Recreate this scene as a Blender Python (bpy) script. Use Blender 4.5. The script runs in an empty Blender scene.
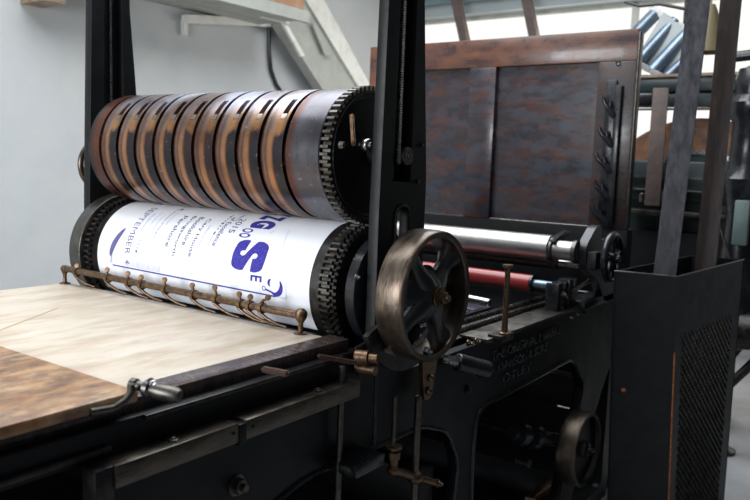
import bpy, bmesh, math, random
from mathutils import Vector, Matrix
random.seed(7)
S = bpy.context.scene
COL = S.collection
PI = math.pi

# ------------------------------------------------------------------ camera
# camera orientation: the world axes as seen from the camera (right, up, back)
def _n(v): return Vector(v).normalized()
F_PX = 762.965
_Y = _n((-690 - 375, 250 - 122, -F_PX)); _X = _n((930 - 375, 250 - 180, -F_PX))
_X = (_X - _Y * _X.dot(_Y)).normalized(); _Z = _X.cross(_Y)
ROT = Matrix((_X, _Y, _Z))            # world = ROT @ cam
EYE = Vector((0, 0, 1.5)); FZ = -.25
def ray(x, y): return (ROT @ Vector((x - 375, 250 - y, -F_PX)))
def aY(x, y, Y): d = ray(x, y); return EYE + d * (Y / d.y)
def aX(x, y, X): d = ray(x, y); return EYE + d * (X / d.x)
def aZ(x, y, Z): d = ray(x, y); return EYE + d * ((Z - 1.5) / d.z)
cd = bpy.data.cameras.new('camera'); cam = bpy.data.objects.new('camera', cd); COL.objects.link(cam)
cam.matrix_world = Matrix.Translation(EYE) @ ROT.to_4x4()
cd.sensor_width = 36; cd.lens = F_PX / 750 * 36; cd.clip_end = 60; cd.clip_start = .05
cd.dof.use_dof = True; cd.dof.focus_distance = 2.35; cd.dof.aperture_fstop = 4.0
S.camera = cam

# ------------------------------------------------------------------ materials
def mat(name, base, rough=.5, metal=0., noise=None, nscale=8., bump=0., bscale=40., rvar=0., stretch=(1, 1, 1),
        spec=.5, coat=0., detail=6., nfac=(.35, .65)):
    m = bpy.data.materials.new(name); m.use_nodes = True
    nt = m.node_tree; b = nt.nodes['Principled BSDF']; L = nt.links.new
    b.inputs['Roughness'].default_value = rough; b.inputs['Metallic'].default_value = metal
    b.inputs['Specular IOR Level'].default_value = spec; b.inputs['Coat Weight'].default_value = coat
    b.inputs['Base Color'].default_value = (*base, 1)
    tc = nt.nodes.new('ShaderNodeTexCoord'); mp = nt.nodes.new('ShaderNodeMapping')
    mp.inputs['Scale'].default_value = stretch; L(tc.outputs['Object'], mp.inputs['Vector'])
    if noise:
        prev = None
        for i, c in enumerate(noise):
            n = nt.nodes.new('ShaderNodeTexNoise'); n.inputs['Scale'].default_value = nscale * (1 + i * .8)
            n.inputs['Detail'].default_value = detail; n.inputs['Roughness'].default_value = .65
            L(mp.outputs['Vector'], n.inputs['Vector'])
            mr = nt.nodes.new('ShaderNodeMapRange'); L(n.outputs['Fac'], mr.inputs['Value'])
            mr.inputs['From Min'].default_value = nfac[0] + i * .04; mr.inputs['From Max'].default_value = nfac[1] + i * .04
            mx = nt.nodes.new('ShaderNodeMix'); mx.data_type = 'RGBA'
            L(mr.outputs['Result'], mx.inputs['Factor'])
            if prev is None: mx.inputs['A'].default_value = (*base, 1)
            else: L(prev, mx.inputs['A'])
            mx.inputs['B'].default_value = (*c, 1); prev = mx.outputs['Result']
        L(prev, b.inputs['Base Color'])
        if rvar:
            mr2 = nt.nodes.new('ShaderNodeMapRange'); L(n.outputs['Fac'], mr2.inputs['Value'])
            mr2.inputs['To Min'].default_value = max(0.02, rough - rvar); mr2.inputs['To Max'].default_value = rough + rvar
            mr2.inputs['From Min'].default_value = .3; mr2.inputs['From Max'].default_value = .7
            L(mr2.outputs['Result'], b.inputs['Roughness'])
    if bump:
        n2 = nt.nodes.new('ShaderNodeTexNoise'); n2.inputs['Scale'].default_value = bscale; n2.inputs['Detail'].default_value = 4
        L(mp.outputs['Vector'], n2.inputs['Vector'])
        bp = nt.nodes.new('ShaderNodeBump'); bp.inputs['Strength'].default_value = bump; bp.inputs['Distance'].default_value = .004
        L(n2.outputs['Fac'], bp.inputs['Height']); L(bp.outputs['Normal'], b.inputs['Normal'])
    return m
def glow(name, c, s):
    m = bpy.data.materials.new(name); m.use_nodes = True; nt = m.node_tree
    for n in list(nt.nodes): nt.nodes.remove(n)
    o = nt.nodes.new('ShaderNodeOutputMaterial'); e = nt.nodes.new('ShaderNodeEmission')
    e.inputs[0].default_value = (*c, 1); e.inputs[1].default_value = s; nt.links.new(e.outputs[0], o.inputs[0]); return m

IRON = mat('black_iron', (.0040, .0044, .0050), .45, 0, [(.0065, .007, .008)], 6, .25, 25, .1, spec=.25)
IRON_G = mat('glossy_black_iron', (.008, .009, .011), .25, .0, [(.016, .017, .02)], 9, .15, 30, .08)
IRON_M2 = mat('satin_black_iron', (.012, .012, .014), .36, 0, [(.02, .02, .022)], 9, .1, 30, .05)
IRON_M = mat('worn_black_steel', (.035, .035, .037), .38, .7, [(.012, .012, .013), (.07, .06, .055)], 14, .2, 60, .1)
STEEL = mat('steel', (.42, .42, .42), .25, 1, [(.28, .27, .27)], 18, .1, 80, .08)
STEEL_D = mat('dark_steel', (.10, .098, .095), .38, .9, [(.05, .047, .045), (.16, .145, .12)], 14, .2, 60, .1)
RAIL = mat('oily_rail_steel', (.11, .10, .085), .36, .85, [(.05, .044, .038), (.16, .13, .095)], 9, .15, 50, .08, (1, 4, 4))
CHROME = mat('polished_steel', (.34, .34, .34), .36, 1, [(.30, .30, .31), (.44, .41, .34)], 7, .05, 50, .06, (4, 1, 4))
BRONZE = mat('brown_bronze', (.135, .085, .058), .38, .85, [(.07, .045, .034), (.24, .15, .08)], 40, .25, 120, .1)
BRASS = mat('brass', (.26, .19, .11), .34, 1, [(.12, .08, .05)], 30, .2, 100, .1)
RIM = mat('wheel_rim_bronze', (.12, .088, .066), .34, .9, [(.08, .06, .048), (.17, .14, .11)], 10, .12, 60, .08, (1, 3, 1))
PAPER = mat('poster_paper', (.86, .875, .93), .6, 0, [(.83, .85, .91)], 5, .05, 30)
INK = mat('blue_ink', (.030, .022, .27), .6, 0, [(.035, .028, .32), (.15, .14, .48)], 90, nfac=(.4, .9), spec=.2)
INKF = mat('pale_violet_ink', (.12, .115, .28), .6)
INKD = mat('dark_violet_ink', (.035, .032, .14), .6)
INKP = mat('faint_ink', (.40, .41, .60), .6)
CREAM = mat('worn_cream_board', (.70, .60, .47), .42, 0, [(.78, .70, .58), (.50, .38, .25), (.76, .68, .58), (.66, .45, .38)], 2.6, .05, 30, .08, (.8, 2.6, 1), nfac=(.40, .68))
DARKWOOD = mat('dark_stained_wood', (.045, .032, .033), .3, 0, [(.12, .075, .055), (.03, .024, .028)], 11, .2, 30, .1, (3, 1, 1))
FLAP = mat('orange_brown_wood', (.46, .24, .10), .40, 0, [(.66, .44, .25), (.30, .12, .045), (.05, .03, .028)], 6, .2, 40, .1, (1, 2.2, 1))
PANEL = mat('red_brown_panel_wood', (.085, .034, .024), .30, 0, [(.030, .020, .024), (.16, .060, .026)], 3.2, .15, 14, .08, (1, 1, 2.2), coat=.12)
PANEL2 = mat('slate_sheen_panel_wood', (.030, .022, .025), .28, 0, [(.012, .016, .026), (.070, .026, .018), (.030, .040, .060)], 2.6, .2, 10, .1, (1, 1, 2.6), coat=.1, nfac=(.42, .60))  # blue-grey tones paint in the sheen reflected by the recess
WALL = mat('grey_white_wall', (.46, .475, .48), .8, 0, [(.41, .425, .435), (.48, .485, .47)], 1.3, .15, 10)
FLOOR = mat('pale_concrete_floor', (.42, .42, .43), .6, 0, [(.30, .30, .31)], 2, .1, 10)
CEIL = mat('white_ceiling', (.6, .61, .6), .8, 0, [(.5, .52, .52)], 2, .1, 10)
WPAINT = mat('white_painted_wood', (.62, .62, .57), .5, 0, [(.55, .54, .48), (.45, .40, .33)], 5, .1, 20, nfac=(.45, .8))
GPAINT = mat('grey_painted_wood', (.33, .34, .30), .55, 0, [(.26, .265, .24)], 5, .1, 20)
PLANK = mat('brown_shelf_plank', (.32, .17, .09), .6, 0, [(.22, .11, .06)], 8, .1, 20, .1, (1, 6, 1))
TEAL = mat('teal_grey_beam', (.16, .23, .26), .6, 0, [(.13, .19, .21)], 3)
PALEG = mat('pale_grey_beam', (.40, .44, .44), .6, 0, [(.36, .40, .40)], 3)
BRWN = mat('brown_strut', (.13, .09, .075), .6, 0, [(.08, .06, .055)], 12)
BINM = mat('scuffed_black_box', (.007, .0085, .010), .5, 0, [(.011, .013, .015), (.005, .0055, .0065)], 7, .1, 30, .05, spec=.3)
RUST = mat('rust', (.40, .12, .03), .8, 0, [(.14, .05, .02)], 40)
SLAT = mat('grey_black_slat', (.042, .040, .046), .42, .2, [(.025, .025, .03), (.075, .07, .085)], 16, .4, 50, .08, (1, 1, .5))
SLAT2 = mat('brown_black_slat', (.030, .022, .021), .36, .1, [(.018, .016, .018), (.055, .032, .025)], 12, .2, 40, .05, (2, 2, .4))
RED = mat('red_rubber', (.24, .018, .016), .25, 0, [(.30, .035, .03)], 6, coat=.1)
DGREEN = mat('dark_green_paint', (.020, .034, .034), .35, 0, [(.012, .020, .022)], 6, .1, 20)
DRUM = mat('brown_drum', (.16, .07, .035), .5, 0, [(.26, .12, .05), (.08, .035, .025)], 6, .1, 20)
TAN = mat('tan_timber', (.32, .24, .17), .6, 0, [(.20, .13, .08)], 9)
PGREEN = mat('pale_green_paint', (.16, .22, .20), .5, 0, [(.12, .17, .16)], 8)
TUBE = mat('blue_white_metal', (.22, .28, .35), .3, .6, [(.14, .18, .23)], 8, 0)
OLIVE = mat('olive_shade', (.16, .13, .07), .6)
BLACKP = mat('black_plastic', (.01, .01, .012), .35)
FORME = mat('inked_forme', (.02, .02, .028), .35, .4, [(.05, .045, .09), (.10, .09, .10)], 60, .6, 90, .1)
SKYP = glow('daylit_window_pane', (1.0, .99, .94), 1.08)
PEG = mat('reddish_brown_steel', (.075, .038, .028), .42, .6, [(.12, .065, .045), (.035, .025, .022)], 30, .2, 80, .1)
PANEL_D = mat('dark_slate_brown_wood', (.028, .020, .020), .30, 0, [(.065, .028, .018), (.020, .022, .028)], 4, .15, 14, .08, (1, 1, 2.2))

# ------------------------------------------------------------------ mesh tools
class MB:
    def __init__(s): s.bm = bmesh.new()
    def box(s, x0, x1, y0, y1, z0, z1, M=None, bev=0):
        vs = [s.bm.verts.new(v) for v in ((x0,y0,z0),(x1,y0,z0),(x1,y1,z0),(x0,y1,z0),(x0,y0,z1),(x1,y0,z1),(x1,y1,z1),(x0,y1,z1))]
        if M: [setattr(v, 'co', M @ v.co) for v in vs]
        fs = [s.bm.faces.new([vs[i] for i in q]) for q in ((0,3,2,1),(4,5,6,7),(0,1,5,4),(1,2,6,5),(2,3,7,6),(3,0,4,7))]
        if bev:
            es = list({e for f in fs for e in f.edges})
            bmesh.ops.bevel(s.bm, geom=es, offset=bev, segments=2, affect='EDGES', profile=.5)
        return s
    def hexa(s, pts, bev=0):      # 8 points, bottom loop then top loop
        vs = [s.bm.verts.new(p) for p in pts]
        fs = [s.bm.faces.new([vs[i] for i in q]) for q in ((0,3,2,1),(4,5,6,7),(0,1,5,4),(1,2,6,5),(2,3,7,6),(3,0,4,7))]
        bmesh.ops.recalc_face_normals(s.bm, faces=fs)
        if bev: bmesh.ops.bevel(s.bm, geom=list({e for f in fs for e in f.edges}), offset=bev, segments=2, affect='EDGES')
        return s
    def bar(s, a, b, w, t, up=(0, 0, 1), bev=0):   # rectangular bar, w across, t along up
        a, b = Vector(a), Vector(b); d = (b - a).normalized(); u = Vector(up); sd = d.cross(u).normalized(); u = sd.cross(d).normalized()
        c = lambda p, i, j: p + sd * (w / 2 * i) + u * (t / 2 * j)
        return s.hexa([c(a,-1,-1), c(a,1,-1), c(b,1,-1), c(b,-1,-1), c(a,-1,1), c(a,1,1), c(b,1,1), c(b,-1,1)], bev)
    def lathe(s, prof, o=(0, 0, 0), axis='Y', n=48, closed=False):   # prof: (radius, along)
        o = Vector(o); d = {'X': Vector((1,0,0)), 'Y': Vector((0,1,0)), 'Z': Vector((0,0,1))}.get(axis) if isinstance(axis, str) else Vector(axis).normalized()
        a = Vector((0,0,1)) if abs(d.z) < .9 else Vector((1,0,0)); e1 = d.cross(a).normalized(); e2 = d.cross(e1)
        rows = []
        for r, h in prof:
            if r < 1e-6: rows.append([s.bm.verts.new(o + d * h)])
            else: rows.append([s.bm.verts.new(o + d * h + (e1 * math.cos(2*PI*k/n) + e2 * math.sin(2*PI*k/n)) * r) for k in range(n)])
        pr = list(zip(rows, rows[1:])) + ([(rows[-1], rows[0])] if closed else [])
        for A, B in pr:
            for k in range(n):
                q = (k + 1) % n
                if len(A) == 1 and len(B) == 1: continue
                if len(A) == 1: f = (A[0], B[q], B[k])
                elif len(B) == 1: f = (A[k], A[q], B[0])
                else: f = (A[k], A[q], B[q], B[k])
                s.bm.faces.new(f)
        return s
    def cyl(s, a, b, r, n=24, r2=None, bev=0):
        a, b = Vector(a), Vector(b); L = (b - a).length; r2 = r if r2 is None else r2; c = bev
        if c: p = [(0,0),(r-c,0),(r,c),(r2,L-c),(r2-c,L),(0,L)]
        else: p = [(0,0),(r,0),(r2,L),(0,L)]
        return s.lathe(p, a, (b - a), n)
    def ball(s, c, r, n=16, sq=1):
        return s.lathe([(r*math.sin(PI*k/n), -r*sq*math.cos(PI*k/n)) for k in range(n+1)], c, 'Z', 20)
    def tube(s, pts, r, n=10):
        pts = [Vector(p) for p in pts]; rr = r if isinstance(r, (list, tuple)) else [r]*len(pts); rows = []; prev = None
        for i, p in enumerate(pts):
            d = (pts[min(i+1, len(pts)-1)] - pts[max(i-1, 0)]).normalized()
            if prev is None: e1 = d.cross(Vector((0,0,1)) if abs(d.z) < .9 else Vector((1,0,0))).normalized()
            else: e1 = (prev - d * prev.dot(d)).normalized()
            prev = e1; e2 = d.cross(e1)
            rows.append([s.bm.verts.new(p + (e1*math.cos(2*PI*k/n) + e2*math.sin(2*PI*k/n))*rr[i]) for k in range(n)])
        for A, B in zip(rows, rows[1:]):
            for k in range(n): s.bm.faces.new((A[k], A[(k+1)%n], B[(k+1)%n], B[k]))
        s.bm.faces.new(rows[0][::-1]); s.bm.faces.new(rows[-1]); return s
    def prismY(s, pts, y0, y1):    # polygon (x,z) extruded along Y
        A = [s.bm.verts.new((x, y0, z)) for x, z in pts]; B = [s.bm.verts.new((x, y1, z)) for x, z in pts]; n = len(pts)
        fs = [s.bm.faces.new(A), s.bm.faces.new(B[::-1])] + [s.bm.faces.new((A[k], B[k], B[(k+1)%n], A[(k+1)%n])) for k in range(n)]
        bmesh.ops.recalc_face_normals(s.bm, faces=fs); return s
    def gear(s, cx, cz, y0, y1, ro, ri, teeth, bore=.02, ph=0.):
        pts = []
        for k in range(teeth):
            for f, r in ((-.30, ri), (-.17, ro), (.17, ro), (.30, ri)):
                a = 2*PI*(k + f + ph)/teeth; pts.append((cx + r*math.cos(a), cz + r*math.sin(a)))
        n = len(pts)
        A = [s.bm.verts.new((x, y0, z)) for x, z in pts]; B = [s.bm.verts.new((x, y1, z)) for x, z in pts]
        rr = ri - .006
        def ring(y, r): return [s.bm.verts.new((cx + r*math.cos(2*PI*(i/4 + ph)/teeth - .0), y, cz + r*math.sin(2*PI*(i/4 + ph)/teeth))) for i in range(-1, n-1)]
        a2, b2 = ring(y0, rr), ring(y1, rr)
        for k in range(n):
            q = (k+1) % n
            s.bm.faces.new((A[k], B[k], B[q], A[q])); s.bm.faces.new((A[k], A[q], a2[q], a2[k])); s.bm.faces.new((B[q], B[k], b2[k], b2[q]))
        s.bm.faces.new(a2); s.bm.faces.new(b2[::-1]); return s
    def nut(s, c, r, h, axis='Y', sgn=-1):   # hex nut with a stud end
        d = Vector({'X': (1,0,0), 'Y': (0,1,0), 'Z': (0,0,1)}[axis]) * sgn; c = Vector(c)
        s.lathe([(0,0),(r*1.35,0),(r*1.35,h*.2),(0,h*.2)], c, d, 20)
        s.lathe([(0,0),(r,0),(r,h*.9),(r*.88,h),(0,h)], c, d, 6)
        s.lathe([(0,0),(r*.5,0),(r*.5,h*1.5),(r*.4,h*1.6),(0,h*1.6)], c, d, 12); return s
def obj(name, mb, m, parent=None, smooth=35, origin=None, kind=None, label=None):
    bm = mb.bm if isinstance(mb, MB) else mb
    bmesh.ops.recalc_face_normals(bm, faces=bm.faces[:])
    if origin is None:
        lo = Vector([min(v.co[i] for v in bm.verts) for i in range(3)]); hi = Vector([max(v.co[i] for v in bm.verts) for i in range(3)]); origin = (lo + hi)/2
    origin = Vector(origin); bmesh.ops.translate(bm, verts=bm.verts[:], vec=-origin)
    if smooth:
        for f in bm.faces: f.smooth = True
        a = math.radians(smooth)
        for e in bm.edges:
            if len(e.link_faces) == 2 and e.calc_face_angle(0) > a: e.smooth = False
    me = bpy.data.meshes.new(name); bm.to_mesh(me); bm.free(); me.materials.append(m)
    o = bpy.data.objects.new(name, me); COL.objects.link(o); o.location = origin
    if parent is not None: attach(o, parent)
    if kind: o['kind'] = kind
    if label: o['label'] = label
    return o
WORLD = {}
def attach(o, p):
    o.parent = p; o.matrix_parent_inverse = Matrix.Translation(p.location).inverted()
def empty(name, loc, label=None, cat=None, group=None):
    o = bpy.data.objects.new(name, None); COL.objects.link(o); o.location = loc; o.empty_display_size = .1
    if label: tag(o, label, cat, group)
    return o
def tag(o, label, cat, group=None):
    o['label'] = label; o['category'] = cat
    if group: o['group'] = group
    return o
def struct(name, mb, m): return obj(name, mb, m, kind='structure')

# ------------------------------------------------------------------ room
struct('floor', MB().box(-2.5, 8, -1.5, 5.4, FZ-.05, FZ), FLOOR)
struct('wall_left', MB().box(-2.5, 8, 5.3, 5.4, FZ, 4.2), WALL)
CX, CZU, CZL = 1.876, 1.512, 1.113
# far wall with its wide window
w = MB(); w.box(8, 8.1, -1.5, 5.3, FZ, .95); w.box(8, 8.1, -1.5, 5.3, 3.19, 4.2); w.box(8, 8.1, -1.5, -.6, .95, 3.19)
struct('wall_far', w, WALL)
struct('trim_1', MB().box(7.7, 7.95, -1.5, 5.3, 3.31, 3.75), TEAL)
struct('trim_2', MB().box(7.82, 7.99, -1.5, 5.3, 3.19, 3.31), PALEG)
f = MB()
for y in (-.57, .75, 2.6): f.box(8.0, 8.06, y - .03, y + .03, .95, 3.19)
f.box(8.0, 8.06, -.6, 5.3, .93, .99); f.box(8.0, 8.06, -.6, 5.3, 3.15, 3.19)
wf = struct('window_1', f, WPAINT)
pn = obj('pane', MB().box(8.07, 8.08, -.6, 5.3, .95, 3.19), SKYP, wf); pn['kind'] = 'structure'
# roof with a skylight opening
c = MB(); SX0, SX1, SY0, SY1 = .6, 5.4, 1.3, 4.1
c.box(-2.5, SX0, -1.5, 5.3, 4.1, 4.2); c.box(SX1, 8, -1.5, 5.3, 4.1, 4.2)
c.box(SX0, SX1, -1.5, SY0, 4.1, 4.2); c.box(SX0, SX1, SY1, 5.3, 4.1, 4.2)
struct('ceiling', c, CEIL)

# ------------------------------------------------------------------ things on the back wall
WY = 5.3
sh = empty('wall_shelf', (4.3, 5.1, 2.7), 'high board shelf of weathered grey planks on a white bracket on the back wall', 'shelf')
s0 = MB()
for k in range(3): s0.box(3.1, 5.28, 4.65 + k*.217, 4.86 + k*.217, 2.72, 2.765, bev=.003)
s0.box(3.1, 5.28, 4.60, 4.65, 2.69, 2.79)
obj('shelf_board', s0, GPAINT, sh)
a, b = aY(184, 19, 5.25), aY(290, 24, 5.25)
bk = MB(); bk.bar(a, b, .06, .07); bk.bar((a.x+.03, 5.28, a.z-.13), (a.x+.03, 5.28, a.z), .04, .04, (1, 0, 0))
bk.prismY([(v.x, v.z) for v in [aY(*q, 4.9) for q in ((262, 17), (290, 24), (270, -8), (262, -8))]], 4.9, 4.94)
obj('bracket', bk, WPAINT, sh)
tag(obj('wooden_plank', MB().box(3.9, 5.20, 4.60, 4.86, 2.791, 2.91, bev=.004), PLANK), 'brown wooden plank lying on the high grey shelf', 'plank')
# diagonal brace
br = empty('diagonal_brace', (6.0, 5.2, 1.5), 'painted diagonal timber brace sloping down across the back wall', 'brace')
def quadY(pts, y0):
    A = [aY(*p, y0) for p in pts]; return [(p.x, p.z) for p in A]
FB = quadY([(262, -20), (291, -20), (339, 60), (374, 115), (600, 480), (560, 480), (339, 115), (283, 28)], 5.08)
obj('shaded_face', MB().prismY(quadY([(262, -20), (291, -20), (375, 118), (341, 118), (283, 28)], 5.08), 5.08, 5.2), GPAINT, br)  # timber's darker face, its shade given by the grey paint
obj('lit_face', MB().prismY(quadY([(291.3, -20), (311, -20), (386, 118), (375.5, 118)], 5.08), 5.05, 5.24), WPAINT, br)  # lit face of the same timber, made lighter by white paint
obj('batten', MB().prismY(quadY([(282, 26), (286, 26), (303, 56), (299, 57)], 5.08), 5.05, 5.08), WPAINT, br)
obj('batten', MB().prismY(quadY([(311, 24), (315, 24), (330, 54), (324, 56)], 5.05), 5.03, 5.05), GPAINT, br)
v = aY(360, 118, 5.15); obj('brace_foot', MB().box(v.x-.2, v.x+.25, 5.06, 5.28, FZ, v.z+.01, bev=.01), GPAINT, br)
pp = [aY(*q, 5.28) for q in ((267, 10), (269, 27), (269, 50), (271, 70), (276, 84), (284, 96), (292, 112), (300, 150))]; pp.append(Vector((pp[-1].x, 5.28, FZ)))
tag(obj('pipe', MB().tube(pp, .0195), BLACKP), 'thin black pipe running down the back wall below the shelf', 'pipe')
q0 = aY(44, -6, 5.15)
tag(obj('shelf_block', MB().box(q0.x - .09, q0.x + .07, 5.0, 5.3, q0.z - .07, q0.z + .15), TAN), 'small brown wooden block at the top of the back wall left of the post', 'block')
# brown struts under the roof by the far window
for nm, t, b_ in (('left', (452, -20), (468, 55)), ('right', (523, -20), (538, 55))):
    o = obj('roof_strut', MB().bar(aX(*t, 7.5), aX(*b_, 7.5), .09, .09, (1, 0, 0)), BRWN)
    tag(o, 'brown sloping roof strut seen above the wooden panel, the %s one of the two' % nm, 'strut', 'roof struts by the window')

# ------------------------------------------------------------------ printing press
PR = empty('printing_press', (1.9, 1.95, FZ), 'large black iron flatbed cylinder printing press with a brass-rimmed handwheel', 'printing press')
def P(name, mb, m, parent=PR, **k): return obj(name, mb, m, parent, **k)

# --- side frames: plates with arched openings
def plate(outer, holes, y0, y1, bev=.004):
    cu = bpy.data.curves.new('tmp', 'CURVE'); cu.dimensions = '2D'; cu.fill_mode = 'BOTH'; cu.extrude = (y1-y0)/2 - bev; cu.bevel_depth = bev; cu.bevel_resolution = 1; cu.offset = -bev
    for pl in [outer] + holes:
        sp = cu.splines.new('POLY'); sp.points.add(len(pl)-1); sp.use_cyclic_u = True
        for i, (x, z) in enumerate(pl): sp.points[i].co = (x, z, 0, 1)
    o = bpy.data.objects.new('tmp', cu); COL.objects.link(o); dg = bpy.context.evaluated_depsgraph_get()
    me = bpy.data.meshes.new_from_object(o.evaluated_get(dg)); bm = bmesh.new(); bm.from_mesh(me)
    bpy.data.objects.remove(o); bpy.data.curves.remove(cu); bpy.data.meshes.remove(me)
    for v in bm.verts: v.co = Vector((v.co.x, (y0+y1)/2 - v.co.z, v.co.y))
    return bm
def rnd(pts, r=.05, n=6):          # round the corners of a polygon
    out = []; N = len(pts)
    for i in range(N):
        p = Vector(pts[i]); a = Vector(pts[i-1]); b = Vector(pts[(i+1) % N]); da = (a-p); db = (b-p)
        k = min(r, da.length*.49, db.length*.49); A = p + da.normalized()*k; B = p + db.normalized()*k
        for j in range(n+1):
            t = j/n; out.append(tuple(A*(1-t)**2 + p*2*t*(1-t) + B*t*t))
    return out
def fy(*q): v = aY(*q, 1.25); return (v.x, v.z)
outer = [(-.4, FZ), (3.95, FZ), (3.95, .80), (3.75, .862), (1.97, .862), (1.97, .955), (1.60, .97), (-.4, .97)]
h1 = rnd([(1.22, -.17), fy(262, 512), fy(308, 476), fy(378, 446), fy(421, 426), fy(447, 431), fy(458, 462), (2.20, -.17)], .05)
h2 = rnd([(2.42, -.17), fy(472, 455), fy(477, 409), fy(572, 358), fy(583, 385), (3.17, -.17)], .07)
h3 = rnd([(3.38, -.17), fy(599, 400), fy(612, 360), (3.86, .66), (3.86, -.17)], .06)
h0 = rnd([(.25, .55), (.25, .905), (.82, .905), (.86, .86), (.86, .55)], .02)
fr = P('side_frame', plate(outer, [h0, h1, h2, h3], 1.25, 1.29), IRON, label='near black cast side frame')
P('flange', MB().box(2.42, 3.72, 1.225, 1.345, .862, .876, bev=.002), STEEL_D, fr)
P('rib', MB().tube([(x, 1.249, z) for x, z in h2[:36]], .009, 8), IRON_G, fr)
P('rib', MB().tube([(x, 1.249, z) for x, z in h1[7:]], .007, 8), IRON_G, fr)
def text_bm(s, bold=0., step=0.):
    cu = bpy.data.curves.new('t', 'FONT'); cu.body = s; cu.size = 1; cu.offset = bold; cu.resolution_u = 5
    o = bpy.data.objects.new('t', cu); COL.objects.link(o); dg = bpy.context.evaluated_depsgraph_get()
    me = bpy.data.meshes.new_from_object(o.evaluated_get(dg)); bm = bmesh.new(); bm.from_mesh(me)
    bpy.data.objects.remove(o); bpy.data.curves.remove(cu); bpy.data.meshes.remove(me)
    xs = [v.co.x for v in bm.verts]; ys = [v.co.y for v in bm.verts]; x0, x1, y0, y1 = min(xs), max(xs), min(ys), max(ys)
    for v in bm.verts: v.co = Vector(((v.co.x-x0)/(x1-x0), (v.co.y-y0)/(y1-y0), 0))
    return bm
lt = bmesh.new()
for s_, x0, x1, z0, z1 in (('THE ORIGINAL MAKERS', 2.50, 3.14, .775, .815), ('DAWSON & SONS', 2.56, 3.02, .722, .758), ('OTLEY', 2.60, 2.86, .670, .704)):
    b = text_bm(s_, .01); me = bpy.data.meshes.new('x')
    for v in b.verts: v.co = Vector((x0 + v.co.x*(x1-x0), 1.2455, z0 + v.co.y*(z1-z0)))
    ext = bmesh.ops.extrude_face_region(b, geom=b.faces[:]); bmesh.ops.translate(b, verts=[e for e in ext['geom'] if isinstance(e, bmesh.types.BMVert)], vec=(0, .006, 0))
    b.to_mesh(me); b.free(); lt.from_mesh(me); bpy.data.meshes.remove(me)
P('cast_lettering', lt, IRON_G, fr, smooth=0)
fr2 = P('side_frame', plate([(-.4, FZ), (4.6, FZ), (4.6, .86), (1.6, .86), (1.6, .965), (-.4, .965)], [rnd([(4.02, .1), (4.02, .68), (4.5, .68), (4.5, .1)])], 2.63, 2.67), IRON, label='far black cast side frame')
for x0 in (-.2, 1.55, 2.1, 3.6): P('cross_beam', MB().box(x0, x0+.09, 1.29, 2.63, .30, .46, bev=.006), IRON)
P('base_plate', MB().box(-.35, 3.9, 1.29, 2.63, FZ, FZ+.06), IRON)
v = aX(568, 393, 3.92)
P('blocking_plate', MB().box(3.90, 3.935, v.y+.06, 2.63, FZ, .84).box(3.90, 3.935, 1.29, v.y-.09, FZ, .84).box(3.90, 3.935, v.y-.09, v.y+.06, v.z+.09, .84).box(3.90, 3.935, v.y-.09, v.y+.06, FZ, v.z-.08), IRON)  # added dark plate, blocks the bright floor behind the arches
P('bed_bearer', MB().box(.1, 3.7, 1.40, 1.47, .62, .72, bev=.004), IRON_M); P('bed_bearer', MB().box(.1, 3.7, 2.42, 2.5, .62, .72, bev=.004), IRON_M)
P('inner_plate', MB().box(-.35, 1.55, 1.5, 2.6, .80, .88, bev=.004), IRON)

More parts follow.
